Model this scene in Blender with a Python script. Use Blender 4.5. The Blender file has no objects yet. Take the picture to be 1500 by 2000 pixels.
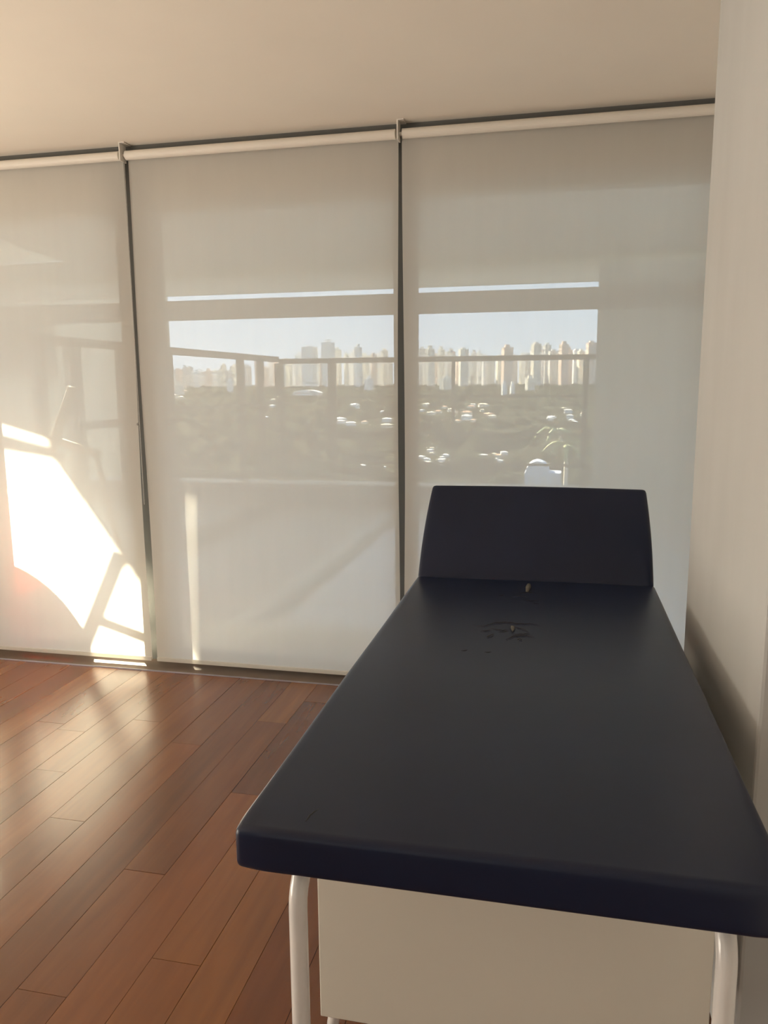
import bpy, bmesh, math, random
from mathutils import Vector, Matrix

SC = bpy.context.scene
COL = SC.collection
random.seed(7)

# ------------------------------------------------------------------ camera
H = 1.42
YAW, PITCH, ROLL = 0.22050835, 0.16325967, -0.00836997
F_PX = 1522.17
def camera_axes():
    cy, sy, cp, sp = math.cos(YAW), math.sin(YAW), math.cos(PITCH), math.sin(PITCH)
    fwd = Vector((-sy * cp, cy * cp, -sp)); r = Vector((cy, sy, 0)); u = r.cross(fwd)
    c, s = math.cos(ROLL), math.sin(ROLL)
    return c * r + s * u, -s * r + c * u, fwd
_r, _u, _f = camera_axes()
cam_data = bpy.data.cameras.new('camera')
cam = bpy.data.objects.new('camera', cam_data); COL.objects.link(cam)
cam.matrix_world = Matrix(((_r.x, _u.x, -_f.x, 0), (_r.y, _u.y, -_f.y, 0), (_r.z, _u.z, -_f.z, H), (0, 0, 0, 1)))
cam_data.sensor_fit = 'VERTICAL'; cam_data.sensor_height = 36.0
cam_data.lens = F_PX / 2000 * 36.0
cam_data.clip_start = 0.05; cam_data.clip_end = 8000
SC.camera = cam

# ------------------------------------------------------------------ sky, sun, added fill light of the room
SKY = 2.1
SUN_E = 33.0
BACK_E = 3.0
LEFT_E = 80.0
EXPOSURE = 1.40
world = bpy.data.worlds.new('sky'); SC.world = world; world.use_nodes = True
wn = world.node_tree; wn.nodes.clear()
wo = wn.nodes.new('ShaderNodeOutputWorld'); wb = wn.nodes.new('ShaderNodeBackground')
tc = wn.nodes.new('ShaderNodeTexCoord'); sx = wn.nodes.new('ShaderNodeSeparateXYZ'); cr = wn.nodes.new('ShaderNodeValToRGB')
wn.links.new(tc.outputs['Generated'], sx.inputs[0]); wn.links.new(sx.outputs['Z'], cr.inputs[0])
wn.links.new(cr.outputs[0], wb.inputs['Color']); wn.links.new(wb.outputs[0], wo.inputs[0])
cr.color_ramp.elements[0].position = 0.0; cr.color_ramp.elements[0].color = (0.82, 0.90, 1.0, 1)
cr.color_ramp.elements[1].position = 0.55; cr.color_ramp.elements[1].color = (0.42, 0.60, 0.92, 1)
_e = cr.color_ramp.elements.new(0.14); _e.color = (0.66, 0.81, 1.0, 1)
wb.inputs['Strength'].default_value = SKY

SUN_DIR = Vector((0.85, -1.0, -0.75))
sd = bpy.data.lights.new('sun', 'SUN'); sd.energy = SUN_E; sd.color = (1.0, 0.84, 0.62); sd.angle = math.radians(0.9)
so = bpy.data.objects.new('sun', sd); COL.objects.link(so)
so.rotation_euler = SUN_DIR.to_track_quat('-Z', 'Y').to_euler(); so.location = (-8, 14, 9)

ad = bpy.data.lights.new('rear_fill_lamp', 'AREA'); ad.shape = 'RECTANGLE'; ad.size = 3.6; ad.size_y = 1.9  # added fill lamp behind the camera, no window is built there
ad.energy = BACK_E; ad.color = (0.86, 0.93, 1.0)
ao = bpy.data.objects.new('rear_fill_lamp', ad); COL.objects.link(ao)
ao.location = (-1.9, -3.44, 1.35); ao.rotation_euler = (math.radians(90), 0, 0)

ld = bpy.data.lights.new('left_fill_lamp', 'AREA'); ld.shape = 'RECTANGLE'; ld.size = 3.2; ld.size_y = 1.9  # added warm fill lamp at the left wall, tilted up to brighten the ceiling
ld.energy = LEFT_E; ld.color = (1.0, 0.89, 0.74)
lo = bpy.data.objects.new('left_fill_lamp', ld); COL.objects.link(lo)
lo.location = (-4.56, 0.6, 1.30); lo.rotation_euler = (0, math.radians(-124), 0)

SC.view_settings.view_transform = 'Standard'; SC.view_settings.look = 'None'
SC.view_settings.gamma = 1.0; SC.view_settings.use_curve_mapping = False
SC.view_settings.exposure = EXPOSURE
cy_ = SC.cycles
cy_.use_denoising = True
cy_.max_bounces = 10; cy_.diffuse_bounces = 5; cy_.transmission_bounces = 5; cy_.transparent_max_bounces = 12
cy_.glossy_bounces = 4
cy_.sample_clamp_indirect = 8.0

# ------------------------------------------------------------------ materials
def new_mat(name):
    m = bpy.data.materials.new(name); m.use_nodes = True
    return m, m.node_tree, m.node_tree.nodes['Principled BSDF']
def mat(name, c, rough=0.6, var=0.06, scale=6.0, spec=0.5, metal=0.0, coat=0.0, bump=0.0, bscale=60.0, stretch=None):
    m, nt, p = new_mat(name)
    p.inputs['Roughness'].default_value = rough; p.inputs['Metallic'].default_value = metal
    p.inputs['Specular IOR Level'].default_value = spec; p.inputs['Coat Weight'].default_value = coat
    geo = nt.nodes.new('ShaderNodeNewGeometry'); no = nt.nodes.new('ShaderNodeTexNoise')
    no.inputs['Scale'].default_value = scale; no.inputs['Detail'].default_value = 4
    src = geo.outputs['Position']
    if stretch:
        mp = nt.nodes.new('ShaderNodeMapping'); mp.inputs['Scale'].default_value = stretch
        nt.links.new(src, mp.inputs[0]); src = mp.outputs[0]
    nt.links.new(src, no.inputs['Vector'])
    ramp = nt.nodes.new('ShaderNodeValToRGB')
    ramp.color_ramp.elements[0].position = 0.3; ramp.color_ramp.elements[1].position = 0.7
    ramp.color_ramp.elements[0].color = tuple(v * (1 - var) for v in c) + (1,)
    ramp.color_ramp.elements[1].color = tuple(min(1, v * (1 + var)) for v in c) + (1,)
    nt.links.new(no.outputs[0], ramp.inputs[0]); nt.links.new(ramp.outputs[0], p.inputs['Base Color'])
    if bump:
        n2 = nt.nodes.new('ShaderNodeTexNoise'); n2.inputs['Scale'].default_value = bscale; n2.inputs['Detail'].default_value = 5
        nt.links.new(src, n2.inputs['Vector'])
        b = nt.nodes.new('ShaderNodeBump'); b.inputs['Strength'].default_value = bump; b.inputs['Distance'].default_value = 0.01
        nt.links.new(n2.outputs[0], b.inputs['Height']); nt.links.new(b.outputs[0], p.inputs['Normal'])
    return m

def wood_mat():
    m, nt, p = new_mat('plank_wood')
    geo = nt.nodes.new('ShaderNodeNewGeometry'); oi = nt.nodes.new('ShaderNodeObjectInfo')
    off = nt.nodes.new('ShaderNodeVectorMath'); off.operation = 'MULTIPLY_ADD'
    comb = nt.nodes.new('ShaderNodeCombineXYZ')
    for i in range(3): nt.links.new(oi.outputs['Random'], comb.inputs[i])
    nt.links.new(comb.outputs[0], off.inputs[0]); off.inputs[1].default_value = (37, 19, 53)
    nt.links.new(geo.outputs['Position'], off.inputs[2])
    mp = nt.nodes.new('ShaderNodeMapping'); mp.inputs['Scale'].default_value = (26, 2.2, 10)
    nt.links.new(off.outputs[0], mp.inputs[0])
    n1 = nt.nodes.new('ShaderNodeTexNoise'); n1.inputs['Scale'].default_value = 1.0; n1.inputs['Detail'].default_value = 2.5; n1.inputs['Distortion'].default_value = 0.7
    nt.links.new(mp.outputs[0], n1.inputs['Vector'])
    mp2 = nt.nodes.new('ShaderNodeMapping'); mp2.inputs['Scale'].default_value = (7, 1.1, 5)
    nt.links.new(off.outputs[0], mp2.inputs[0])
    n2 = nt.nodes.new('ShaderNodeTexNoise'); n2.inputs['Scale'].default_value = 1.0; n2.inputs['Detail'].default_value = 3
    nt.links.new(mp2.outputs[0], n2.inputs['Vector'])
    r0 = nt.nodes.new('ShaderNodeValToRGB')     # tone of the whole plank
    e = r0.color_ramp.elements
    e[0].position = 0; e[0].color = (0.127, 0.038, 0.009, 1); e[1].position = 1; e[1].color = (0.213, 0.082, 0.020, 1)
    x = e.new(0.35); x.color = (0.162, 0.054, 0.014, 1); x = e.new(0.65); x.color = (0.186, 0.059, 0.015, 1)
    nt.links.new(oi.outputs['Random'], r0.inputs[0])
    r1 = nt.nodes.new('ShaderNodeValToRGB')
    r1.color_ramp.elements[0].position = 0.30; r1.color_ramp.elements[0].color = (0.89, 0.87, 0.84, 1)
    r1.color_ramp.elements[1].position = 0.72; r1.color_ramp.elements[1].color = (1.08, 1.08, 1.05, 1)
    nt.links.new(n1.outputs[0], r1.inputs[0])
    r2 = nt.nodes.new('ShaderNodeValToRGB')
    r2.color_ramp.elements[0].position = 0.30; r2.color_ramp.elements[0].color = (0.84, 0.82, 0.79, 1)
    r2.color_ramp.elements[1].position = 0.70; r2.color_ramp.elements[1].color = (1.15, 1.15, 1.12, 1)
    nt.links.new(n2.outputs[0], r2.inputs[0])
    a = nt.nodes.new('ShaderNodeMixRGB'); a.blend_type = 'MULTIPLY'; a.inputs[0].default_value = 1
    b = nt.nodes.new('ShaderNodeMixRGB'); b.blend_type = 'MULTIPLY'; b.inputs[0].default_value = 1
    nt.links.new(r0.outputs[0], a.inputs[1]); nt.links.new(r1.outputs[0], a.inputs[2])
    nt.links.new(a.outputs[0], b.inputs[1]); nt.links.new(r2.outputs[0], b.inputs[2])
    nt.links.new(b.outputs[0], p.inputs['Base Color'])
    p.inputs['Roughness'].default_value = 0.27; p.inputs['Specular IOR Level'].default_value = 0.75
    return m

def blind_mat():
    m = bpy.data.materials.new('sheer_blind_fabric'); m.use_nodes = True
    nt = m.node_tree; nt.nodes.clear()
    out = nt.nodes.new('ShaderNodeOutputMaterial')
    geo = nt.nodes.new('ShaderNodeNewGeometry'); mp = nt.nodes.new('ShaderNodeMapping')
    mp.inputs['Scale'].default_value = (14, 1, 1.5); nt.links.new(geo.outputs['Position'], mp.inputs[0])
    no = nt.nodes.new('ShaderNodeTexNoise'); no.inputs['Scale'].default_value = 1.5; nt.links.new(mp.outputs[0], no.inputs['Vector'])
    ramp = nt.nodes.new('ShaderNodeValToRGB')
    ramp.color_ramp.elements[0].color = (0.82, 0.795, 0.745, 1); ramp.color_ramp.elements[1].color = (0.855, 0.83, 0.78, 1)
    nt.links.new(no.outputs[0], ramp.inputs[0])
    tr = nt.nodes.new('ShaderNodeBsdfTransparent'); tr.inputs[0].default_value = (0.97, 0.98, 1.0, 1)
    tl = nt.nodes.new('ShaderNodeBsdfTranslucent'); df = nt.nodes.new('ShaderNodeBsdfDiffuse')
    nt.links.new(ramp.outputs[0], tl.inputs[0]); nt.links.new(ramp.outputs[0], df.inputs[0])
    m1 = nt.nodes.new('ShaderNodeMixShader'); m1.inputs[0].default_value = 0.47
    nt.links.new(df.outputs[0], m1.inputs[1]); nt.links.new(tl.outputs[0], m1.inputs[2])
    m2 = nt.nodes.new('ShaderNodeMixShader'); # the weave lets less through the more slanted the ray is
    dt = nt.nodes.new('ShaderNodeVectorMath'); dt.operation = 'DOT_PRODUCT'
    nt.links.new(geo.outputs['Normal'], dt.inputs[0]); nt.links.new(geo.outputs['Incoming'], dt.inputs[1])
    ab = nt.nodes.new('ShaderNodeMath'); ab.operation = 'ABSOLUTE'; nt.links.new(dt.outputs['Value'], ab.inputs[0])
    op = nt.nodes.new('ShaderNodeMapRange'); op.inputs['From Min'].default_value = 0.665; op.inputs['From Max'].default_value = 0.86
    op.inputs['To Min'].default_value = 0.0; op.inputs['To Max'].default_value = 0.100
    nt.links.new(ab.outputs[0], op.inputs['Value']); nt.links.new(op.outputs[0], m2.inputs[0])
    nt.links.new(m1.outputs[0], m2.inputs[1]); nt.links.new(tr.outputs[0], m2.inputs[2])
    nt.links.new(m2.outputs[0], out.inputs[0])
    return m

def glass_mat():
    m = bpy.data.materials.new('window_glass'); m.use_nodes = True
    nt = m.node_tree; nt.nodes.clear()
    out = nt.nodes.new('ShaderNodeOutputMaterial')
    tr = nt.nodes.new('ShaderNodeBsdfTransparent'); tr.inputs[0].default_value = (0.93, 0.96, 0.95, 1)
    gl = nt.nodes.new('ShaderNodeBsdfGlossy'); gl.inputs['Roughness'].default_value = 0.02
    fr = nt.nodes.new('ShaderNodeFresnel'); fr.inputs[0].default_value = 1.3
    mx = nt.nodes.new('ShaderNodeMixShader'); nt.links.new(fr.outputs[0], mx.inputs[0])
    nt.links.new(tr.outputs[0], mx.inputs[1]); nt.links.new(gl.outputs[0], mx.inputs[2]); nt.links.new(mx.outputs[0], out.inputs[0])
    return m

def ball_mat():
    m = bpy.data.materials.new('translucent_coral_vinyl'); m.use_nodes = True
    nt = m.node_tree; p = nt.nodes['Principled BSDF']; out = nt.nodes['Material Output']
    p.inputs['Roughness'].default_value = 0.45
    geo = nt.nodes.new('ShaderNodeNewGeometry'); no = nt.nodes.new('ShaderNodeTexNoise'); no.inputs['Scale'].default_value = 9
    nt.links.new(geo.outputs['Position'], no.inputs['Vector'])
    rp = nt.nodes.new('ShaderNodeValToRGB'); rp.color_ramp.elements[0].color = (0.90, 0.20, 0.08, 1); rp.color_ramp.elements[1].color = (0.95, 0.25, 0.10, 1)
    nt.links.new(no.outputs[0], rp.inputs[0]); nt.links.new(rp.outputs[0], p.inputs['Base Color'])
    tl = nt.nodes.new('ShaderNodeBsdfTranslucent'); nt.links.new(rp.outputs[0], tl.inputs[0])
    mx = nt.nodes.new('ShaderNodeMixShader'); mx.inputs[0].default_value = 0.85
    nt.links.new(p.outputs[0], mx.inputs[1]); nt.links.new(tl.outputs[0], mx.inputs[2]); nt.links.new(mx.outputs[0], out.inputs[0])
    return m

M = dict(
    wood=wood_mat(), blind=blind_mat(), glass=glass_mat(),
    subfloor=mat('floor_joint_dark', (0.085, 0.040, 0.022), 0.6, 0.15, 12),
    ceiling=mat('ceiling_paint', (0.88, 0.82, 0.74), 0.9, 0.015, 2, 0.2),
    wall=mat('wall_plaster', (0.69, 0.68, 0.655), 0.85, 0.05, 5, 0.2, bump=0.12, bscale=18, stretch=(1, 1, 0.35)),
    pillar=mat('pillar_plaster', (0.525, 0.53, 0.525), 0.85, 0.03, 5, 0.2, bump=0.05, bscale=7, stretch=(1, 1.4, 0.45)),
    frame=mat('dark_aluminium', (0.15, 0.155, 0.152), 0.4, 0.06, 8, 0.5),
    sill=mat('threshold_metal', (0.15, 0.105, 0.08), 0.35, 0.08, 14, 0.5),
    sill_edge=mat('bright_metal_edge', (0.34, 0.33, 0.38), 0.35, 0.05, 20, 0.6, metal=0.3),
    tube=mat('white_aluminium', (0.80, 0.76, 0.69), 0.5, 0.02, 8),
    bracket=mat('white_plastic', (0.78, 0.75, 0.70), 0.45, 0.03, 20),
    chain=mat('grey_bead_chain', (0.34, 0.33, 0.31), 0.4, 0.1, 90),
    vinyl=mat('navy_vinyl', (0.0100, 0.0160, 0.041), 0.30, 0.10, 5, 0.32, bump=0.035, bscale=7),
    tear=mat('cracked_vinyl', (0.006, 0.006, 0.009), 0.55, 0.2, 50),
    lining=mat('torn_lining', (0.10, 0.095, 0.085), 0.8, 0.3, 80),
    steel=mat('white_enamel_tube', (0.74, 0.73, 0.72), 0.22, 0.02, 20, 0.5, coat=0.4),
    laminate=mat('white_laminate', (0.72, 0.70, 0.63), 0.30, 0.015, 3, 0.45),
    rubber=mat('grey_rubber', (0.12, 0.12, 0.12), 0.8, 0.1, 40),
    greybox=mat('grey_painted_metal', (0.16, 0.165, 0.16), 0.5, 0.05, 10),
    greyedge=mat('pale_blue_edge', (0.42, 0.47, 0.52), 0.4, 0.03, 30),
    ball=ball_mat(),
    terrace=mat('terrace_stone', (0.66, 0.63, 0.58), 0.8, 0.07, 3),
    soffit=mat('terrace_soffit', (0.62, 0.60, 0.54), 0.9, 0.03, 2),
    beam=mat('terrace_beam', (0.22, 0.19, 0.165), 0.7, 0.06, 5),
    parapet=mat('parapet_render', (0.20, 0.175, 0.15), 0.85, 0.08, 5),
    rail=mat('railing_bronze', (0.13, 0.11, 0.09), 0.5, 0.06, 20),
    outer=mat('outer_wall_render', (0.62, 0.63, 0.57), 0.9, 0.05, 4),
    coping=mat('pale_coping', (0.90, 0.90, 0.84), 0.7, 0.04, 8),
    basin=mat('pale_pool_tile', (0.74, 0.79, 0.86), 0.35, 0.05, 6),
    pole=mat('shadow_frame_timber', (0.30, 0.22, 0.14), 0.7, 0.15, 20, stretch=(10, 10, 1)),
    wing=mat('neighbour_render', (0.42, 0.38, 0.28), 0.9, 0.05, 1.2),
    wingdark=mat('neighbour_frame', (0.14, 0.125, 0.10), 0.6, 0.06, 3),
    ground=mat('wooded_ground', (0.040, 0.043, 0.028), 0.95, 0.2, 0.02, 0.0),
    leaf=mat('tree_foliage', (0.034, 0.038, 0.022), 0.9, 0.2, 0.08, 0.0),
    palm=mat('palm_frond', (0.20, 0.24, 0.085), 0.7, 0.2, 2),
    trunk=mat('palm_bark', (0.52, 0.47, 0.36), 0.8, 0.15, 6),
    t0=mat('tower_cream', (0.86, 0.80, 0.66), 0.8, 0.08, 0.12), t1=mat('tower_white', (0.90, 0.88, 0.82), 0.8, 0.08, 0.12),
    t2=mat('tower_pink', (0.78, 0.60, 0.48), 0.8, 0.08, 0.12), t3=mat('tower_grey', (0.56, 0.55, 0.52), 0.8, 0.08, 0.12),
    h0=mat('house_white', (0.95, 0.92, 0.84), 0.8, 0.05, 0.3), h1=mat('house_cream', (0.88, 0.76, 0.55), 0.8, 0.06, 0.3),
    h2=mat('house_clay', (0.72, 0.42, 0.26), 0.8, 0.08, 0.3), dome=mat('blue_grey_dome', (0.62, 0.68, 0.76), 0.6, 0.05, 0.5),
)

# ------------------------------------------------------------------ mesh helpers
def box(bm, x0, x1, y0, y1, z0, z1):
    v = [bm.verts.new(p) for p in ((x0, y0, z0), (x1, y0, z0), (x1, y1, z0), (x0, y1, z0), (x0, y0, z1), (x1, y0, z1), (x1, y1, z1), (x0, y1, z1))]
    for f in ((0, 3, 2, 1), (4, 5, 6, 7), (0, 1, 5, 4), (1, 2, 6, 5), (2, 3, 7, 6), (3, 0, 4, 7)):
        bm.faces.new([v[i] for i in f])
    return bm
def bxm(*a): return box(bmesh.new(), *a)
def tube(bm, pts, r, n=12, cap=True):
    pts = [Vector(p) for p in pts]; rings = []
    rs = r if isinstance(r, (list, tuple)) else [r] * len(pts)
    ref = None
    for i, p in enumerate(pts):
        t = (pts[min(i + 1, len(pts) - 1)] - pts[max(i - 1, 0)]).normalized()
        if ref is None:
            ref = Vector((1, 0, 0)) if abs(t.x) < 0.9 else Vector((0, 1, 0))
        a = (ref - t * ref.dot(t)).normalized(); ref = a; b = t.cross(a)
        rings.append([bm.verts.new(p + (a * math.cos(2 * math.pi * k / n) + b * math.sin(2 * math.pi * k / n)) * rs[i]) for k in range(n)])
    for i in range(len(rings) - 1):
        for k in range(n):
            bm.faces.new((rings[i][k], rings[i][(k + 1) % n], rings[i + 1][(k + 1) % n], rings[i + 1][k]))
    if cap:
        bm.faces.new(rings[0][::-1]); bm.faces.new(rings[-1])
    return bm
def prism(bm, poly, z0, z1):
    lo = [bm.verts.new((x, y, z0)) for x, y in poly]; hi = [bm.verts.new((x, y, z1)) for x, y in poly]
    n = len(poly)
    bm.faces.new(lo[::-1]); bm.faces.new(hi)
    for i in range(n): bm.faces.new((lo[i], lo[(i + 1) % n], hi[(i + 1) % n], hi[i]))
    return bm
def link(name, bm, m, parent=None, smooth=False, bevel=0.0, seg=2):
    bmesh.ops.recalc_face_normals(bm, faces=bm.faces)
    me = bpy.data.meshes.new(name); bm.to_mesh(me); bm.free()
    me.materials.append(M[m])
    if smooth:
        for p in me.polygons: p.use_smooth = True
    o = bpy.data.objects.new(name, me); COL.objects.link(o)
    if parent: o.parent = parent
    if bevel:
        b = o.modifiers.new('bevel', 'BEVEL'); b.width = bevel; b.segments = seg; b.limit_method = 'ANGLE'
    return o
def tag(o, label=None, cat=None, group=None, kind=None):
    if label: o['label'] = label
    if cat: o['category'] = cat
    if group: o['group'] = group
    if kind: o['kind'] = kind
    return o
def empty(name, loc, label, cat, group=None):
    o = bpy.data.objects.new(name, None); COL.objects.link(o); o.location = loc; o.empty_display_size = 0.1
    return tag(o, label, cat, group)
def struct(name, bm, m, label, cat=None, parent=None, **k):
    o = link(name, bm, m, parent, **k)
    if parent is None: tag(o, label, cat or name.split('_')[0], kind='structure')
    return o
def part(name, bm, m, root, **k):
    """mesh given in world coordinates, parented to an empty that only carries a location"""
    L = root.location
    wl = Vector(L)
    p = root.parent
    while p: wl += p.location; p = p.parent
    bmesh.ops.translate(bm, verts=bm.verts, vec=-wl)
    return link(name, bm, m, root, **k)

# ------------------------------------------------------------------ the room
W = 3.475                 # plane of the blinds
CEIL = 2.515
XL, XR, YB = -4.60, 0.63, -3.5
PX = 0.371                # face of the pillar
WX = 0.625                # right end of the windows
floor = struct('floor', bxm(XL, XR, YB, 3.40, -0.10, -0.004), 'subfloor', 'glossy reddish brown hardwood strip floor of the room', 'floor')
PLW = 0.1325; X0 = -1.227
bmq = bxm(-0.5, 0.5, -0.5, 0.5, -0.5, 0.5)
bmesh.ops.bevel(bmq, geom=[e for e in bmq.edges if abs(e.verts[0].co.z - 0.5) < 1e-5 and abs(e.verts[1].co.z - 0.5) < 1e-5], offset=0.004, segments=1, affect='EDGES')
plank_me = bpy.data.meshes.new('plank'); bmq.to_mesh(plank_me); bmq.free(); plank_me.materials.append(M['wood'])
joints = {}
for k in range(-23, 18):
    joints[k] = None
# joints read off the photograph, row index counted from the joint line at x = -1.227
joints.update({0: [0.70, 1.421, 1.896, 2.95], 1: [0.90, 2.374, 3.189], -1: [0.62, 1.27], -2: [1.18, 2.690], -3: [0.95, 2.10], -4: [1.35, 2.856],
               -5: [1.10, 2.383], -6: [1.45, 2.706], 2: [1.580, 2.66], 3: [0.88, 2.38], 4: [1.12, 1.888 + 0.9], 5: [0.72, 1.888]})
for k in range(-23, 18):
    js = joints[k]
    if js is None:
        y = 0.3 + random.random() * 0.8; js = []
        while y < 3.15:
            js.append(y); y += 0.55 + random.random() * 0.95
    ys = [0.0] + js + [3.40]
    for a, b in zip(ys[:-1], ys[1:]):
        o = bpy.data.objects.new('plank', plank_me); COL.objects.link(o); o.parent = floor
        o.location = (X0 + (k + 0.5) * PLW, (a + b) / 2, -0.007 + random.uniform(-0.0003, 0.0003))
        o.scale = (PLW - 0.0014, b - a - 0.0014, 0.014)
# the part of the floor behind the photographer
o = link('plank', bxm(XL, XR, YB, -0.001, -0.006, 0.0), 'wood', floor); o['kind'] = 'stuff'
struct('ceiling', bxm(XL - 0.2, XR + 0.2, YB - 0.2, 3.72, CEIL, CEIL + 0.15), 'ceiling', 'plain cream painted ceiling above the blinds', 'ceiling')
struct('wall_right', bxm(XR, XR + 0.15, YB, 3.72, 0, CEIL), 'wall', 'plain side wall set back behind the pillar, right', 'wall')
struct('wall_front', bxm(WX, XR, 3.5, 3.72, 0, CEIL), 'wall', 'narrow off-white wall beside the last window, behind the pillar', 'wall')
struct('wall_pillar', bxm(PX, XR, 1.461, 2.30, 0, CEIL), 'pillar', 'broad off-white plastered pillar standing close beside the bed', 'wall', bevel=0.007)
struct('wall_left', bxm(XL - 0.15, XL, YB, 3.72, 0, CEIL), 'wall', 'plain off-white side wall of the room, left', 'wall')
struct('wall_back', bxm(XL, XR, YB - 0.15, YB, 0, CEIL), 'wall', 'plain off-white wall behind the photographer', 'wall')
# threshold under the windows
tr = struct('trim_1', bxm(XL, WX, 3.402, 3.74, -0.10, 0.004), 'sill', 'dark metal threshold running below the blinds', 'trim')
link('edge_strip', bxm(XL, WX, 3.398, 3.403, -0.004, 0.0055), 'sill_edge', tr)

struct('trim_2', bxm(XL, WX, 3.487, 3.556, 2.468, CEIL), 'frame', 'dark strip along the ceiling behind the roller tubes', 'trim')  # plain dark strip between the tubes and the ceiling
# windows: frames and panes
def window(n, x0, x1, xm0, xm1, label):
    w = empty('window_%d' % n, ((x0 + x1) / 2, 3.6, 0), label, 'window'); w['kind'] = 'structure'
    part('frame_post', bxm(xm0, xm1, 3.555, 3.62, 0.0, CEIL), 'frame', w, bevel=0.003)
    part('frame_head', bxm(x0, xm0, 3.557, 3.618, 2.225, CEIL), 'wall', w)
    part('frame_sill', bxm(x0, xm0, 3.557, 3.618, 0.006, 0.055), 'frame', w)
    part('pane', bxm(x0, xm0, 3.587, 3.593, 0.055, 2.225), 'glass', w)
    return w
window(1, XL, -2.893, -3.05, -2.893, 'dark framed glass window leaf behind the sunlit blind at the left edge')
window(2, -2.893, -1.90, -2.115, -1.90, 'dark framed glass window leaf behind the sunlit part of the left blind')
window(3, -1.90, -0.640, -0.745, -0.640, 'dark framed glass window leaf behind the middle blind')
window(4, -0.640, 0.62, 0.585, 0.62, 'dark framed glass window leaf behind the right blind')

# ------------------------------------------------------------------ roller blinds
def roller_blind(x0, x1, label, bracket_left):
    r = empty('roller_blind', ((x0 + x1) / 2, W, 0.03), label, 'blind', 'roller blinds along the window wall')
    bm = bmesh.new(); n, mrow = 24, 30; grid = []
    ph = x0 * 3
    for j in range(mrow + 1):
        z = 0.034 + (2.462 - 0.034) * j / mrow; row = []
        for i in range(n + 1):
            u = i / n
            edge = (abs(u - 0.5) * 2) ** 10
            d = 0.0035 * edge * math.sin(z * 2.7 + ph) + 0.0012 * math.sin(u * 9 + z * 1.3 + ph)
            xx = x0 + (x1 - x0) * u
            if i in (0, n): xx += (0.002 * math.sin(z * 3.1 + ph)) + (0.003 if i == 0 else -0.003) * (1 - abs(z - 0.9))
            row.append(bm.verts.new((xx, W + d, z)))
        grid.append(row)
    for j in range(mrow):
        for i in range(n): bm.faces.new((grid[j][i], grid[j][i + 1], grid[j + 1][i + 1], grid[j + 1][i]))
    part('fabric', bm, 'blind', r, smooth=True)
    part('roller_tube', tube(bmesh.new(), [(x0 + 0.004, W - 0.021, 2.464), (x1 - 0.004, W - 0.021, 2.464)], 0.0205, 20), 'tube', r, smooth=False)
    part('hem_bar', bxm(x0 + 0.003, x1 - 0.003, W - 0.006, W + 0.006, 0.026, 0.046), 'blind', r, bevel=0.002)
    xb = x0 - 0.012
    if bracket_left:
        b = part('bracket', bxm(xb - 0.004, xb + 0.002, W - 0.05, W + 0.004, 2.436, CEIL), 'bracket', r, bevel=0.001)
        part('bracket_plate', bxm(xb - 0.004, xb + 0.026, W - 0.052, W + 0.01, CEIL - 0.004, CEIL), 'bracket', r)
        bm = bmesh.new()
        tube(bm, [(xb + 0.002, W - 0.021, 2.464), (xb + 0.017, W - 0.021, 2.464)], 0.008, 12)
        part('axle_pin', bm, 'bracket', r)
    return r, xb
rb, _ = roller_blind(-4.58, -3.286, 'white sheer roller blind beyond the left edge of the view', False)
rb1, xb1 = roller_blind(-3.282, -2.004, 'sheer white roller blind glowing with a sun patch, leftmost', False)
rb2, xb2 = roller_blind(-1.979, -0.706, 'sheer white roller blind in the middle, between the two dark gaps', True)
rb3, xb3 = roller_blind(-0.684, 0.584, 'sheer white roller blind behind the bed, next to the pillar', True)
# bead chain hanging in the gap beside the left blind
bm = bmesh.new()
tube(bm, [(-1.9935, W - 0.010, 2.44), (-1.9935, W - 0.010, 0.84)], 0.0022, 6)
tube(bm, [(-1.9895, W - 0.016, 2.44), (-1.9895, W - 0.016, 0.84)], 0.0022, 6)
for i in range(1): bmesh.ops.create_uvsphere(bm, u_segments=8, v_segments=6, radius=0.007, matrix=Matrix.Translation((-2.0, W - 0.014, 1.235)))
part('bead_chain', bm, 'chain', rb2)

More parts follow.
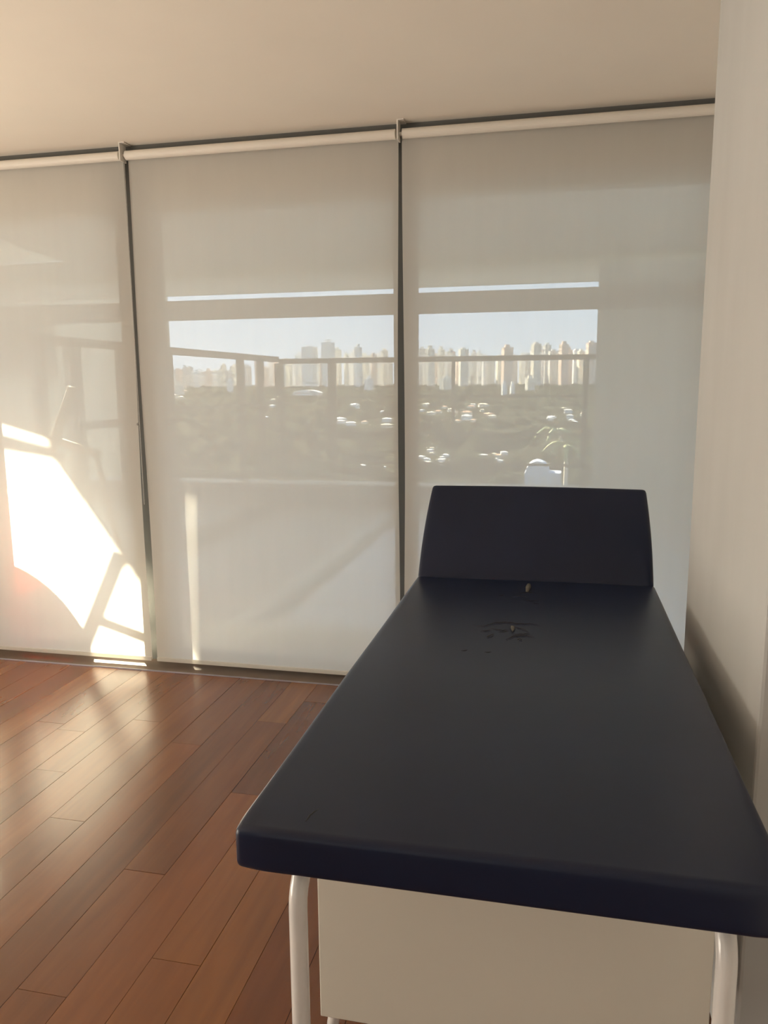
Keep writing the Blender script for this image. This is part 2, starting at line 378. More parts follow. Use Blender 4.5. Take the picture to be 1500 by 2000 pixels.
# ------------------------------------------------------------------ treatment bed
BX0, BX1, BZ = -0.438, 0.302, 0.80
def cushion(dims, name, m, root, bevel, mod=None, cuts=(16, 28, 2)):
    x0, x1, y0, y1, z0, z1 = dims
    bm = bmesh.new(); nx, ny, nz = cuts
    vs = {}
    def axis(a, b, n):
        near = [0, 0.0018, 0.0045, bevel, bevel * 1.9, bevel * 3.2]
        near = [q for q in near if q < (b - a) * 0.45]
        m = max(1, n - 2 * len(near)); lo_, hi_ = a + near[-1], b - near[-1]
        return [a + q for q in near] + [lo_ + (hi_ - lo_) * k / m for k in range(1, m)] + [b - q for q in near[::-1]]
    ax, ay, az = axis(x0, x1, nx), axis(y0, y1, ny), axis(z0, z1, nz)
    nx, ny, nz = len(ax) - 1, len(ay) - 1, len(az) - 1
    def P(i, j, k):
        if (i, j, k) not in vs: vs[(i, j, k)] = bm.verts.new((ax[i], ay[j], az[k]))
        return vs[(i, j, k)]
    for i in range(nx):
        for j in range(ny):
            for k in (0, nz): bm.faces.new((P(i, j, k), P(i + 1, j, k), P(i + 1, j + 1, k), P(i, j + 1, k)))
    for i in range(nx):
        for k in range(nz):
            for j in (0, ny): bm.faces.new((P(i, j, k), P(i + 1, j, k), P(i + 1, j, k + 1), P(i, j, k + 1)))
    for j in range(ny):
        for k in range(nz):
            for i in (0, nx): bm.faces.new((P(i, j, k), P(i, j + 1, k), P(i, j + 1, k + 1), P(i, j, k + 1)))
    # round the edges: pull points towards a rounded box of radius bevel
    for v in bm.verts:
        c = Vector((min(max(v.co.x, x0 + bevel), x1 - bevel), min(max(v.co.y, y0 + bevel), y1 - bevel), min(max(v.co.z, z0 + bevel), z1 - bevel)))
        d = v.co - c
        if d.length > 1e-6: v.co = c + d.normalized() * bevel
        if mod: v.co = Vector(mod(v.co))
    o = part(name, bm, m, root, smooth=True)
    return o
bed = empty('treatment_bed', (-0.07, 1.7, 0), 'dark navy vinyl treatment bed on white tubular legs', 'bed')
def matt(co):
    x, y, z = co
    top = max(0.0, (z - 0.765) / 0.035)
    z += top * (0.0015 * math.sin(x * 7 + 1) + 0.001 * math.sin(y * 9))
    # the cover is folded in at the two near corners
    dx = min(x - BX0, BX1 - x); dy = y - 0.943
    if dx < 0.04 and dy < 0.04:
        s = (1 - dx / 0.04) * (1 - dy / 0.04); y += 0.006 * s
        if z > 0.77: z -= 0.006 * s
    if dy < 0.012: y += 0.004
    return x, y, z
# cut grid so that edge loops sit next to the border
cushion((BX0, BX1, 0.943, 2.452, 0.733, BZ), 'mattress', 'vinyl', bed, 0.010, matt, (60, 90, 14))
mattress = bed.children[-1]
ANG = math.radians(47.0); HL = 0.375
def headmod(co):   # local cushion (x, s along the slope, t thickness) -> world
    x, s_, t = co
    f = max(0, min(1, s_ / HL))
    xc = (BX0 + BX1) / 2
    x = xc + (x - xc) * (1.0 - 0.024 * f ** 2 + 0.006 * math.sin(math.pi * f))
    u_ = (x - xc) / 0.37
    if t > -0.02: t += 0.012 * math.sin(math.pi * min(1, f * 0.98 + 0.01)) * (1 - u_ * u_ * 0.5)
    s_ += 0.004 * (1 - u_ * u_) * f
    y = 2.436 + s_ * math.cos(ANG) - t * math.sin(ANG)
    z = 0.792 + s_ * math.sin(ANG) + t * math.cos(ANG)
    return x, y, z
cushion((BX0 + 0.002, BX1 - 0.004, 0.0, HL, -0.058, 0.006), 'headrest', 'vinyl', bed, 0.013, headmod, (40, 40, 14))
# board under the mattress, hinge strut behind the headrest
part('base_board', bxm(BX0 + 0.03, BX1 - 0.03, 1.0, 2.42, 0.717, 0.737), 'laminate', bed)
part('headrest_strut', tube(bmesh.new(), [(-0.07, 2.34, 0.70), (-0.07, 2.62, 0.93)], 0.011, 10), 'steel', bed, smooth=True)
LXL, LXR = -0.361, 0.2375
def leg(x, y, bend):
    bm = bmesh.new(); r = 0.0140; R = 0.055
    pts = [(x, y, 0.012), (x, y, 0.3), (x, y, 0.703 - R)]
    for k in range(1, 7):
        a = math.pi / 2 * k / 6
        pts.append((x, y + bend * R * (1 - math.cos(a)), 0.703 - R + R * math.sin(a)))
    tube(bm, pts, r, 18)
    o = part('leg', bm, 'steel', bed, smooth=True)
    part_r = tube(bmesh.new(), [(x, y, 0.0), (x, y, 0.03)], [0.019, 0.017], 14)
    wl = Vector(bed.location); bmesh.ops.translate(part_r, verts=part_r.verts, vec=-wl); link('rubber_foot', part_r, 'rubber', o)
for x in (LXL, LXR):
    leg(x, 1.0, 1); leg(x, 2.36, -1)
    part('side_rail', tube(bmesh.new(), [(x, 1.055, 0.703), (x, 2.305, 0.703)], 0.014, 14), 'steel', bed, smooth=True)
for y in (1.35, 2.1):
    part('cross_rail', tube(bmesh.new(), [(LXL, y, 0.703), (LXR, y, 0.703)], 0.011, 12), 'steel', bed, smooth=True)
# cracks and creases worn into the vinyl (on the mattress)
strokes = [[(-0.206, 1.955), (-0.176, 1.95), (-0.152, 1.98), (-0.121, 1.992), (-0.089, 1.985), (-0.053, 1.99), (-0.033, 1.98)],
 [(-0.18, 1.908), (-0.153, 1.92)], [(-0.159, 1.936), (-0.127, 1.923), (-0.109, 1.929)], [(-0.159, 1.861), (-0.145, 1.892)],
 [(-0.112, 1.85), (-0.094, 1.883), (-0.067, 1.891), (-0.045, 1.883)], [(-0.1, 1.897), (-0.075, 1.9), (-0.055, 1.912)],
 [(-0.098, 1.957), (-0.077, 1.943), (-0.06, 1.921)], [(-0.083, 1.864), (-0.075, 1.85)], [(-0.209, 1.748), (-0.195, 1.758)],
 [(-0.155, 1.748), (-0.139, 1.753)], [(-0.133, 1.903), (-0.109, 1.92)], [(-0.12, 2.24), (-0.097, 2.254), (-0.079, 2.248)],
 [(-0.11, 2.277), (-0.075, 2.295), (-0.045, 2.289)], [(-0.089, 2.207), (-0.066, 2.204), (-0.043, 2.211)], [(-0.059, 2.181), (-0.039, 2.174)],
 [(-0.159, 2.244), (-0.145, 2.258)], [(-0.34, 0.984), (-0.339, 1.003), (-0.332, 1.021)]]
def surf_z(x, y): return BZ + 0.0015 * math.sin(x * 7 + 1) + 0.001 * math.sin(y * 9)
def crease(pts, wd, h, m, name, dz=0.0):
    P = []
    for i in range(len(pts) - 1):
        for k in range(5):
            u = k / 5; P.append((pts[i][0] * (1 - u) + pts[i + 1][0] * u, pts[i][1] * (1 - u) + pts[i + 1][1] * u))
    P.append(pts[-1]); n = len(P)
    bm = bmesh.new()
    path = [(x, y + 0.0015 * math.sin(i * 1.9), surf_z(x, y) + dz) for i, (x, y) in enumerate(P)]
    rad = [max(0.0006, wd * math.sin(math.pi * (i + 0.35) / (n - 0.3))) for i in range(n)]
    tube(bm, path, rad, 6)
    for v in bm.verts: v.co.z = surf_z(v.co.x, v.co.y) + (v.co.z - surf_z(v.co.x, v.co.y) - dz) * h + dz
    wl = Vector(bed.location); bmesh.ops.translate(bm, verts=bm.verts, vec=-wl)
    return link(name, bm, m, mattress, smooth=True)
for i, s in enumerate(strokes):
    wd = 0.0042 if i in (0, 4) else (0.0058 if i in (3, 7) else 0.0034)
    if i == 16: wd = 0.0016
    if i in (11, 12, 13, 14, 15): wd = 0.0026
    crease(s, wd, 0.30, 'tear', 'crack')
    if i < 8 or i in (11, 13): crease([(x + 0.002, y - 0.0085) for x, y in s], wd * 0.7, 0.45, 'vinyl', 'crease')
bm = bmesh.new(); tube(bm, [(-0.079, 2.30, 0.802), (-0.077, 2.335, 0.810), (-0.076, 2.362, 0.813)], [0.004, 0.008, 0.005], 8)
for v in bm.verts: v.co.z = 0.80 + max(0, v.co.z - 0.80) * 0.7
part('torn_flap', bm, 'lining', bed, smooth=True)
bm = bmesh.new(); tube(bm, [(-0.104, 1.957, 0.8015), (-0.100, 1.935, 0.8035), (-0.099, 1.915, 0.8015)], [0.002, 0.0055, 0.002], 8)
part('torn_flap', bm, 'lining', bed, smooth=True)

# ------------------------------------------------------------------ white cabinet under the bed
cab = empty('storage_cabinet', (-0.068, 1.7, 0), 'white laminate cabinet on short tube feet under the navy bed', 'cabinet')
part('end_panel', bxm(-0.411, 0.275, 1.245, 1.263, 0.236, 0.685), 'laminate', cab, bevel=0.002)
part('end_panel', bxm(-0.411, 0.275, 2.13, 2.148, 0.236, 0.685), 'laminate', cab, bevel=0.002)
part('bottom_panel', bxm(-0.406, 0.270, 1.263, 2.13, 0.240, 0.258), 'laminate', cab)
part('top_panel', bxm(-0.406, 0.270, 1.263, 2.13, 0.664, 0.682), 'laminate', cab)
part('back_panel', bxm(0.254, 0.270, 1.263, 2.13, 0.258, 0.664), 'laminate', cab)
for k in range(2):
    y0 = 1.266 + k * 0.433
    d = part('door', bxm(-0.411, -0.394, y0, y0 + 0.428, 0.262, 0.660), 'laminate', cab, bevel=0.0015)
    yy = y0 + (0.40 if k == 0 else 0.03)
    hb = tube(bmesh.new(), [(-0.411, yy, 0.50), (-0.432, yy, 0.50), (-0.432, yy, 0.58), (-0.411, yy, 0.58)], 0.004, 8)
    bmesh.ops.translate(hb, verts=hb.verts, vec=-Vector(cab.location)); link('handle', hb, 'steel', d)
for x, sgn in ((-0.392, -1), (0.256, 1)):
    for y in (1.285, 2.10):
        part('foot', tube(bmesh.new(), [(x - sgn * 0.01, y, 0.244), (x, y, 0.225), (x + sgn * 0.006, y, 0.19), (x + sgn * 0.008, y, 0.0)], 0.0125, 14), 'steel', cab, smooth=True)
# ------------------------------------------------------------------ terrace outside
struct('floor_terrace', bxm(-8.0, 2.6, 3.74, 8.95, -0.25, -0.012), 'terrace', 'pale stone terrace floor outside the windows', 'floor')
par = struct('wall_parapet', bxm(-8.0, 2.6, 8.66, 8.84, -0.012, 0.265), 'parapet', 'low dark parapet along the terrace edge', 'wall', bevel=0.01)
link('coping', bxm(-8.0, 2.6, 8.64, 8.86, 0.262, 0.285), 'coping', par)
struct('wall_outer', bxm(0.365, 2.6, 8.47, 8.64, -0.012, 2.60), 'outer', 'pale rendered end wall of the terrace behind the right blind', 'wall')
struct('wall_terrace_side', bxm(2.4, 2.6, 3.74, 8.47, -0.012, 2.38), 'outer', 'pale rendered side wall closing the terrace', 'wall')
RA, RB = 2.176, 0.0612                     # the soffit rises gently outwards
def rz(y): return RA + RB * y
def roof_xy(x, z):                          # where the sun ray that reaches (x, W, z) crosses the soffit
    t = (rz(W) - z) / (-SUN_DIR.z - RB)
    return (x - SUN_DIR.x * t, W + t)
def roof_slab(poly, th=0.012):
    bm = bmesh.new(); n = len(poly)
    lo_ = [bm.verts.new((x, y, rz(y))) for x, y in poly]; hi_ = [bm.verts.new((x, y, rz(y) + th)) for x, y in poly]
    bm.faces.new(lo_[::-1]); bm.faces.new(hi_)
    for i in range(n): bm.faces.new((lo_[i], lo_[(i + 1) % n], hi_[(i + 1) % n], hi_[i]))
    return bm
rA, rB = roof_xy(-2.489, 1.048), roof_xy(-2.208, 0.641)
sl = (rB[0] - rA[0]) / (rB[1] - rA[1])
def edge_x(y): return rA[0] + sl * (y - rA[1])
s0, s1 = roof_xy(-1.745, 0.88), roof_xy(-1.790, 0.10)
YF = 13.2  # roof stretched outwards to keep the sun off the terrace floor
gap = 0.0032  # added slit that lets a thin sun streak onto the middle blind
P1 = [(2.6, 3.66), (-6.2, 3.66), (-4.9, 4.2), roof_xy(-2.86, 1.245), roof_xy(-2.52, 1.150), (rA[0] + 0.01, rA[1]), (s0[0] + gap, s0[1]), (s1[0] + gap, s1[1]), (edge_x(s1[1] + 0.12), s1[1] + 0.12), (-13.0, s1[1] + 0.25), (-13.0, YF), (2.6, YF)]  # cut-outs added so that sunlight draws its patch on the left blind
rf = struct('ceiling_terrace', roof_slab(P1), 'soffit', 'pale flat roof over the terrace, openings added to shape the sun patch', 'ceiling')
link('sun_mask_panel', roof_slab([rA, (s0[0] - gap, s0[1]), (s1[0] - gap * 0.4, s1[1]), (edge_x(s1[1]), s1[1]), rB]), 'soffit', rf)  # panel added to mask the sun right of the patch
c0, c1 = roof_xy(-3.6, 1.30), roof_xy(-3.6, -0.10)
link('sun_mask_panel', roof_slab([(c0[0], c0[1] + 0.12), c1, (-8.0, c1[1] + 0.1), (-8.0, 4.3), (c0[0] - 1.2, 4.3)]), 'soffit', rf)  # panel added to mask the sun left of the patch
b0, b1, b2, b3 = roof_xy(-2.90, 1.205), roof_xy(-2.53, 1.122), roof_xy(-2.53, 1.055), roof_xy(-2.90, 1.105)
link('sun_mask_bar', roof_slab([(b1[0] + 0.06, b1[1]), b1, b0, (b0[0] - 1.0, b0[1]), (b3[0] - 1.0, b3[1]), b3, b2, (b2[0] + 0.06, b2[1] + 0.02)]), 'soffit', rf)  # bar added to cast the dark band near the top of the patch
tag(link('terrace_beam', bxm(-8.0, 2.6, 8.36, 8.46, 2.150, 2.362), 'beam', bevel=0.004), 'long brown horizontal beam under the terrace roof edge', 'beam')
for x in (-7.6, 2.2):
    tag(link('terrace_post', bxm(x - 0.07, x + 0.07, 8.34, 8.48, -0.012, 2.15), 'beam', bevel=0.004), 'brown post under the %s end of the terrace beam' % ('left' if x < 0 else 'right'), 'post')

fr = empty('terrace_railing', (-1.4, 8.75, 0.28), 'bronze metal railing along the front parapet of the terrace', 'railing')
part('handrail', bxm(-3.2, 0.365, 8.72, 8.78, 1.655, 1.712), 'rail', fr, bevel=0.005)
for z in (0.52, 0.855, 1.27):
    part('rail', bxm(-3.2, 0.365, 8.735, 8.765, z - 0.013, z + 0.013), 'rail', fr)
for x in (-3.2, -2.56, -1.16, 0.27):
    wd = {-3.2: 0.05, -2.56: 0.045, -1.16: 0.016, 0.27: 0.03}[x]
    part('post', bxm(x - wd, x + wd, 8.73, 8.77, 0.28, 1.66), 'rail', fr)
def arc(x0, z0, x1, z1, root, y):
    pts = []
    for k in range(9):
        u = k / 8; a = math.pi / 2 * u
        pts.append((x0 + (x1 - x0) * (1 - math.cos(a)), y, z0 + (z1 - z0) * math.sin(a)))
    part('curved_strut', tube(bmesh.new(), pts, 0.010, 8), 'rail', root, smooth=True)
arc(-2.44, 0.285, -2.72, 0.53, fr, 8.75); arc(-0.95, 0.285, -0.60, 0.48, fr, 8.75)
lr = empty('terrace_railing', (-3.2, 7.4, 0), 'bronze metal railing along the left side of the terrace behind the middle blind', 'railing')
part('handrail', bxm(-3.23, -3.17, 6.05, 8.68, 1.675, 1.735), 'rail', lr, bevel=0.005)
part('rail', bxm(-3.215, -3.185, 6.05, 8.68, 1.195, 1.235), 'rail', lr)
part('kerb', bxm(-3.26, -3.14, 6.05, 8.66, -0.012, 0.12), 'parapet', lr)
for y in (6.07, 7.6, 8.15):
    part('post', bxm(-3.23, -3.17, y - 0.035, y + 0.035, 0.1, 1.68), 'rail', lr)
fl = empty('terrace_railing', (-5.0, 7.4, 0), 'bronze metal railing with thick posts behind the left blind', 'railing')
part('handrail', bxm(-5.04, -4.96, 5.6, 8.62, 1.83, 1.92), 'rail', fl, bevel=0.005)
part('rail', bxm(-5.04, -4.96, 7.4, 8.62, 0.955, 1.04), 'rail', fl)
for y, wd in ((6.85, 0.07), (7.42, 0.10), (8.38, 0.09), (5.65, 0.07)):
    part('post', bxm(-5.04, -4.96, y - wd, y + wd, -0.012, 1.84), 'rail', fl)
arc(-5.55, 0.285, -5.84, 0.42, fl, 8.75)

# pool with a pale coping, sunk beside the window
pool = empty('plunge_pool', (-0.1, 6.2, 0), 'pale plunge pool with a light stone rim on the terrace', 'pool')
part('rim', bxm(-1.86, -1.73, 4.05, 8.27, -0.012, 0.045), 'coping', pool, bevel=0.006)
part('rim', bxm(-1.73, 1.7, 8.14, 8.27, -0.012, 0.045), 'coping', pool, bevel=0.006)
part('rim', bxm(-1.73, 1.7, 4.05, 4.18, -0.012, 0.045), 'coping', pool, bevel=0.006)
part('rim', bxm(1.57, 1.7, 4.18, 8.14, -0.012, 0.045), 'coping', pool, bevel=0.006)
ys = [4.18, 4.72, 5.42, 6.56, 8.14]
for i in range(4):
    part('tile', bxm(-1.60, 1.57, ys[i] + 0.02, ys[i + 1] - 0.02, -0.012, 0.004), 'basin', pool, bevel=0.003)

# coral exercise ball behind the left blind
bm = bmesh.new(); bmesh.ops.create_uvsphere(bm, u_segments=56, v_segments=36, radius=0.32)
for v in bm.verts:
    a = abs(v.co.z / 0.32)
    if a < 0.75: v.co *= 1 + 0.0022 * math.cos(v.co.z / 0.32 * 62)
bl = link('exercise_ball', bm, 'ball', smooth=True); bl.location = (-3.19, 3.985, 0.500); bl.rotation_euler = (0.5, 0.3, 0)
tag(bl, 'large coral exercise ball on the terrace behind the left blind', 'ball')
bm = bmesh.new(); tube(bm, [(0, 0, 0.314), (0, 0, 0.323)], 0.012, 12); link('valve', bm, 'bracket', bl)
bm = bmesh.new(); ring = []
for k in range(40):
    a = 2 * math.pi * k / 40
    ring.append([bm.verts.new((r_ * math.cos(a), r_ * math.sin(a), z_)) for r_, z_ in ((0.205, 0.0), (0.230, 0.02), (0.225, 0.20), (0.205, 0.218), (0.190, 0.20), (0.185, 0.0))])
for k in range(40):
    for q in range(6): bm.faces.new((ring[k][q], ring[(k + 1) % 40][q], ring[(k + 1) % 40][(q + 1) % 6], ring[k][(q + 1) % 6]))
st = link('added_ball_stand', bm, 'rail', smooth=True); st.location = (-3.19, 3.985, -0.012)  # added stand, lifts the ball so its shadow sits higher on the blind
tag(st, 'added low dark ring stand raising the coral ball behind the left blind', 'stand')
lf = empty('shadow_frame', (-3.0, 4.6, -0.012), 'added slanted timber frame, put there so its shadow crosses the sun patch on the left blind', 'frame')
FT = 1.12  # frame added along the sun rays to shape the shadow in the patch
def fpt(x, z): return (x - SUN_DIR.x * FT, W + FT, z - SUN_DIR.z * FT)
q0, q1 = Vector(fpt(-2.155, 0.57)), Vector(fpt(-2.36, 0.15)); q1 = q0 + (q1 - q0) * (q0.z / (q0.z - q1.z))
part('pole', tube(bmesh.new(), [q0, q1], 0.034, 12), 'pole', lf, smooth=True)
part('crossbar', tube(bmesh.new(), [fpt(-2.34, 0.235), fpt(-1.99, 0.130)], 0.028, 12), 'pole', lf, smooth=True)
e0 = fpt(-2.02, 0.135)
part('pole', tube(bmesh.new(), [e0, (e0[0] + 0.1, e0[1] + 0.15, 0.0)], 0.018, 12), 'pole', lf, smooth=True)

# ------------------------------------------------------------------ neighbouring wing
nb = empty('neighbour_building', (-13, 16, -12), 'ochre rendered neighbouring building behind the left blind', 'building')
part('wall', bxm(-20, -8.25, 15, 15.8, -14, 4.9), 'wing', nb)
part('roof_edge', bxm(-20.2, -8.15, 14.85, 15.95, 4.9, 5.15), 'wingdark', nb)
for x in (-11.2, -13.6, -16.0):
    for z in (-1.5, 1.6):
        w_ = part('window', bxm(x - 0.7, x + 0.7, 14.94, 15.02, z, z + 1.5), 'wingdark', nb)
        g = bxm(x - 0.62, x + 0.62, 14.92, 14.95, z + 0.08, z + 1.42); bmesh.ops.translate(g, verts=g.verts, vec=-Vector(nb.location)); link('pane', g, 'glass', w_)

# ------------------------------------------------------------------ the city beyond
PROF = [(8.9, -7), (20, -10), (40, -16), (100, -30), (300, -40), (600, -37), (1000, -24), (1600, -6), (2000, -2), (2600, -1), (6000, -1)]
def gz(y):
    for (a, za), (b, zb) in zip(PROF[:-1], PROF[1:]):
        if y <= b: return za + (zb - za) * max(0, (y - a) / (b - a))
    return PROF[-1][1]
bm = bmesh.new(); prev = None
for y, z in PROF:
    row = [bm.verts.new((x * (1 + y / 8) , y, z)) for x in (-60, -30, -12, 0, 12, 30, 60)]
    if prev:
        for i in range(6): bm.faces.new((prev[i], prev[i + 1], row[i + 1], row[i]))
    prev = row
tag(link('ground', bm, 'ground', smooth=True), 'wooded valley floor between the terrace and the skyline', 'ground', kind='structure')

def px_dir(px, py):
    d = _r * ((px - 750) / F_PX) + _u * ((1000 - py) / F_PX) + _f
    return d / d.y
def at_px_y(px, Y): return px_dir(px, 740).x * Y

# apartment towers on the skyline, each its own building
rnd = random.Random(11)
tower_mats = ['t0', 't1', 't1', 't0', 't2', 't3']
tone = dict(t0='cream', t1='white', t2='pinkish', t3='grey')
placed = []
def tower(px, Y, wpx, hpx, m, group, label, rz=None):
    label = label.replace('TONE', tone[m]); group = tone[m] + ' ' + group
    x = at_px_y(px, Y); s = Y / F_PX; w = wpx * s; placed.append((x, Y, w * 0.8)); h = hpx * s; d = w * 0.9; z0 = gz(Y) - 3
    t = empty('apartment_tower', (x, Y, z0), label, 'building', group)
    t.rotation_euler = (0, 0, math.atan2(-x, Y) + rnd.uniform(0.25, 0.55) if rz is None else rz)
    bm = bxm(-w / 2, w / 2, -d / 2, d / 2, 0, h)
    nfl = max(4, int(h / 9))
    for k in range(nfl): box(bm, -w * 0.53, -w * 0.10, -d * 0.54, -d * 0.3, h * (k + 0.55) / nfl, h * (k + 0.75) / nfl)
    link('body', bm, m, t)
    rp = bxm(-w * 0.25, w * 0.22, -d * 0.25, d * 0.25, h, h + rnd.uniform(3, 7))
    link('roof_block', rp, m, t)
    bm = bmesh.new()
    for k in range(nfl):
        box(bm, w * 0.06, w * 0.42, -d * 0.52, -d * 0.49, h * (k + 0.3) / nfl, h * (k + 0.72) / nfl)
    tag(link('window_band', bm, 't3', t), kind='stuff')
px = 338; ti = 0
while px < 1166:
    mid = px < 775
    if 770 < px < 812: px = 814
    lab = 'distant TONE apartment tower on the skyline seen through the %s blind' % ('middle' if mid else 'right')
    grp = 'skyline towers behind the %s blind' % ('middle' if mid else 'right')
    wpx = rnd.uniform(8, 17)
    low = 0.62 if px < 470 else (0.8 if px < 560 else 1.0)
    tower(px, (1800, 1950, 1870, 2030)[ti % 4], wpx, rnd.uniform(50, 74) * low, rnd.choice(tower_mats), grp, lab)
    px += wpx * rnd.uniform(0.75, 1.35); ti += 1
for px, wpx, hpx in ((642, 20, 90), (606, 26, 82), (700, 12, 80), (840, 14, 74), (905, 16, 72), (990, 18, 74), (1046, 15, 80), (1100, 14, 78), (1153, 15, 80)):
    side = 'middle' if px < 775 else 'right'
    tower(px, 1700, wpx, hpx, rnd.choice(['t0', 't1', 't2']), 'taller towers behind the %s blind' % side, 'taller TONE apartment tower standing out of the skyline behind the %s blind' % side)
# nearer slabs below the skyline
for px, wpx, hpx, m, Y in ((346, 20, 24, 't0', 1300), (449, 10, 26, 't1', 1400), (985, 9, 28, 't1', 1200), (1001, 8, 22, 't1', 1230), (1035, 14, 26, 't0', 1400), (720, 14, 26, 't1', 1450), (870, 18, 26, 't0', 1450)):
    side = 'middle' if px < 775 else 'right'
    tower(px, Y, wpx, hpx, m, 'nearer slab blocks behind the %s blind' % side, 'nearer TONE slab block below the skyline behind the %s blind' % side)

def house(px, py, wpx, m, label, group):
    # find where the ray meets the ground
    Y = 300.0
    d = px_dir(px, py)
    for _ in range(60):
        if H + d.z * Y <= gz(Y) + 3: break
        Y *= 1.03
    s = Y / F_PX; w = wpx * s; x = d.x * Y; z = gz(Y)
    if any((x - a) ** 2 + (Y - b) ** 2 < (w * 0.75 + c) ** 2 for a, b, c in placed): return False
    placed.append((x, Y, w * 0.75))
    t = empty('house', (x, Y, z), label, 'house', group); t.rotation_euler = (0, 0, rnd.uniform(-0.7, 0.3))
    hh = w * rnd.uniform(0.30, 0.5); dp = w * rnd.uniform(0.6, 1.0)
    link('walls', bxm(-w / 2, w / 2, -dp / 2, dp / 2, -3, hh), m, t)
    bm = bmesh.new(); e = w * 0.04
    b = [bm.verts.new(p) for p in ((-w / 2 - e, -dp / 2 - e, hh), (w / 2 + e, -dp / 2 - e, hh), (w / 2 + e, dp / 2 + e, hh), (-w / 2 - e, dp / 2 + e, hh))]
    r1, r2 = bm.verts.new((-w * 0.2, 0, hh * 1.35)), bm.verts.new((w * 0.2, 0, hh * 1.35))
    for f in ((b[0], b[1], r2, r1), (b[2], b[3], r1, r2), (b[1], b[2], r2), (b[3], b[0], r1), (b[3], b[2], b[1], b[0])): bm.faces.new(f)
    link('roof', bm, rnd.choice([m, m, 'h2']) if m != 'h0' else 'h0', t)
def cluster(n, x0, x1, y0, y1, w0, w1, ms, label, group):
    k = 0
    for _ in range(n * 6):
        m = rnd.choice(ms); tn = dict(h0='white', h1='cream', h2='clay coloured')[m]
        if house(rnd.uniform(x0, x1), rnd.uniform(y0, y1), rnd.uniform(w0, w1), m, label.replace('TONE', tn), tn + ' ' + group) is not False: k += 1
        if k == n: break
cluster(4, 336, 362, 752, 790, 8, 16, ['h1', 'h2'], 'small TONE house at the left edge of the middle blind view', 'houses by the left frame')
cluster(9, 664, 768, 788, 835, 7, 20, ['h0', 'h0', 'h1'], 'small TONE house among trees on the slope behind the middle blind', 'slope houses behind the middle blind')
cluster(3, 690, 768, 888, 905, 8, 16, ['h0'], 'small TONE house low in the valley behind the middle blind', 'valley houses behind the middle blind')
cluster(18, 822, 985, 788, 832, 7, 18, ['h0', 'h1', 'h1', 'h2'], 'small TONE house among trees on the slope behind the right blind', 'slope houses behind the right blind')
cluster(9, 1072, 1155, 798, 826, 6, 15, ['h0', 'h0', 'h1'], 'small TONE house beside the end wall view behind the right blind', 'houses by the end wall')
cluster(12, 822, 882, 872, 905, 7, 16, ['h0', 'h0', 'h1'], 'small TONE house low in the valley behind the right blind, left group', 'valley houses left')
cluster(6, 935, 990, 876, 900, 7, 16, ['h0', 'h1'], 'small TONE house low in the valley behind the right blind, right group', 'valley houses right')
cluster(5, 500, 560, 780, 815, 7, 12, ['h1', 'h0'], 'small TONE house beyond the side railing behind the middle blind', 'houses beyond the side railing')

# long low stadium-like hall below the skyline
d = px_dir(600, 742); Y = 1250.0; s = Y / F_PX
placed.append((d.x * Y, Y, 34 * s)); hall = empty('low_hall', (d.x * Y, Y, gz(Y)), 'long low white hall with a curved roof below the skyline', 'building')
bm = bxm(-28 * s, 28 * s, -8, 8, -4, 5 * s); link('walls', bm, 'h0', hall)
bm = bmesh.new(); prevr = None
for k in range(13):
    u = -1 + k / 6; row = [bm.verts.new((u * 30 * s, y, 5 * s + 6 * s * (1 - u * u))) for y in (-9, 9)]
    if prevr: bm.faces.new((prevr[0], row[0], row[1], prevr[1]))
    prevr = row
bm.faces.new([v for v in bm.verts if v.co.y < 0]); bm.faces.new([v for v in bm.verts if v.co.y > 0])
link('roof', bm, 'h0', hall, smooth=False)

# dome roofed house in the valley
d = px_dir(1060, 946); Y = 240.0
placed.append((d.x * Y, Y, 8)); dh = empty('domed_house', (d.x * Y, Y, H + d.z * Y - 1), 'blue grey house with a round arched roof beside the palm', 'house')
s = Y / F_PX
link('walls', bxm(-34 * s, 34 * s, -4, 4, -2, 31 * s), 'dome', dh)
bm = bmesh.new(); n = 16
fr_, bk_ = [], []
for k in range(n + 1):
    a = math.pi * k / n
    fr_.append(bm.verts.new((-10 * s - math.cos(a) * 22 * s, -4, 31 * s + math.sin(a) * 22 * s))); bk_.append(bm.verts.new((-10 * s - math.cos(a) * 22 * s, 4, 31 * s + math.sin(a) * 22 * s)))
for k in range(n): bm.faces.new((fr_[k], fr_[k + 1], bk_[k + 1], bk_[k]))
bm.faces.new(fr_); bm.faces.new(bk_)
link('arched_roof', bm, 'dome', dh)
for k in (-22, 2, 22): link('window', bxm((k - 5) * s, (k + 5) * s, -4.05, -3.9, 6 * s, 24 * s), 't3', dh)

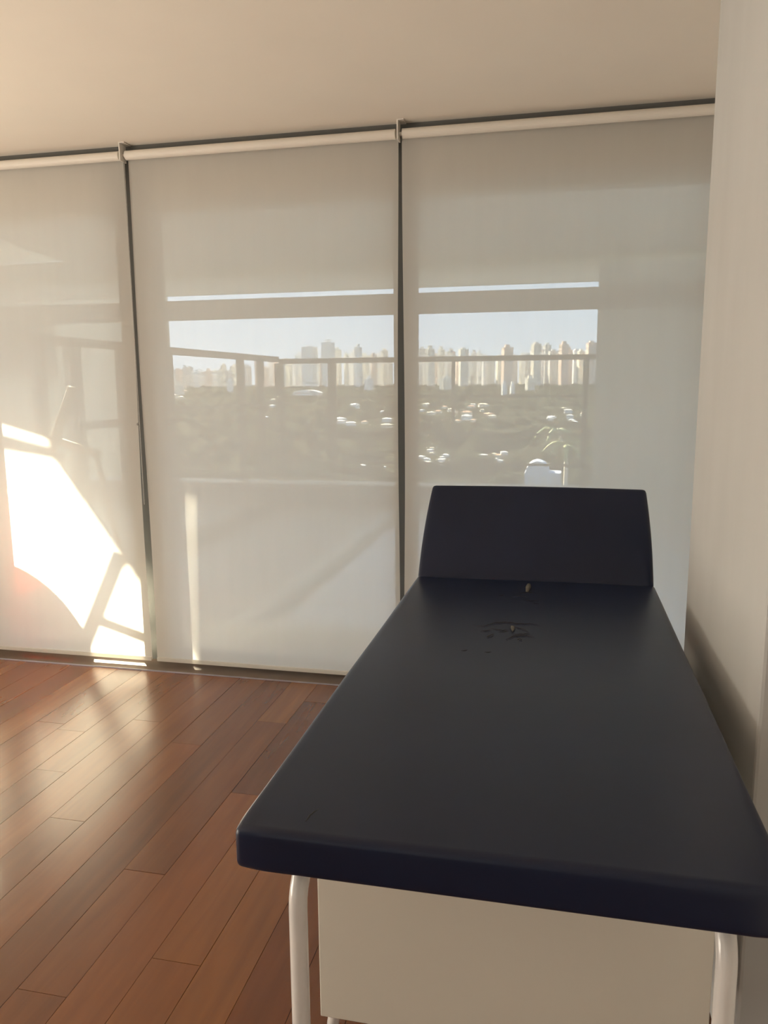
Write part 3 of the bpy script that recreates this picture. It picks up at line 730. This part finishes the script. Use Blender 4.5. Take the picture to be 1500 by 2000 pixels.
# palm beyond the parapet
Y = 34.0; d = px_dir(1105, 900); s = Y / F_PX
palm = empty('palm_tree', (d.x * Y, Y, gz(Y)), 'slender palm tree in front of the valley, behind the right blind', 'tree')
top = H + px_dir(1105, 868).z * Y - gz(Y)
link('trunk', tube(bmesh.new(), [(0.10, 0, 0), (0.06, 0, top * 0.5), (0, 0, top)], [0.16, 0.12, 0.08], 10), 'trunk', palm, smooth=True)
link('stem', tube(bmesh.new(), [(0.03, 0, top * 0.93), (-0.22, 0.05, top + 0.15), (-0.36, 0.05, top + 0.7)], [0.07, 0.055, 0.04], 8), 'trunk', palm, smooth=True)
for k in range(13):
    a = 2 * math.pi * k / 13 + rnd.uniform(-0.2, 0.2); L = rnd.uniform(0.8, 1.25); up = rnd.uniform(0.15, 0.9)
    c0 = (-0.36, 0.05, top + 0.6) if k % 2 else (0, 0, top)
    bm = bmesh.new(); prevr = None; ca, sa = math.cos(a), math.sin(a)
    for j in range(9):
        u = j / 8; rr = L * u; zz = up * u * 1.2 - 1.25 * u * u; wv = 0.11 * math.sin(math.pi * min(1, u * 0.95 + 0.05)) + 0.004
        c = Vector((c0[0] + ca * rr, c0[1] + sa * rr, c0[2] + zz))
        row = [bm.verts.new(c + Vector((-sa * wv, ca * wv, -0.05))), bm.verts.new(c + Vector((0, 0, 0.012))), bm.verts.new(c + Vector((sa * wv, -ca * wv, -0.05)))]
        if prevr:
            bm.faces.new((prevr[0], prevr[1], row[1], row[0])); bm.faces.new((prevr[1], prevr[2], row[2], row[1]))
        prevr = row
    o = link('frond', bm, 'palm', palm)
    sm = o.modifiers.new('solid', 'SOLIDIFY'); sm.thickness = 0.01

# tree canopy covering the valley: nobody could count it
ico = bmesh.new(); bmesh.ops.create_icosphere(ico, subdivisions=1, radius=1.0)
iv = [v.co.copy() for v in ico.verts]; ifc = [[v.index for v in f.verts] for f in ico.faces]; ico.free()
V_, F_ = [], []
for _ in range(2600):
    Y = 130 * (1700 / 130) ** rnd.random()
    x = rnd.uniform(-0.95, 0.45) * Y
    if any(abs(x - a) < c + 9 and abs(Y - b) < c + 9 for a, b, c in placed): continue
    R_ = rnd.uniform(3.0, 6.0); b0 = len(V_); z = gz(Y) + R_ * 0.25
    for v in iv:
        q = rnd.uniform(0.8, 1.15)
        V_.append((x + v.x * R_ * q, Y + v.y * R_ * q, z + v.z * R_ * 0.8 * q))
    F_ += [[b0 + i for i in f] for f in ifc]
me = bpy.data.meshes.new('tree_canopy'); me.from_pydata(V_, [], F_); me.materials.append(M['leaf'])
tcy = bpy.data.objects.new('tree_canopy', me); COL.objects.link(tcy)
tag(tcy, 'dense dark green tree canopy filling the valley below', 'trees', kind='stuff')
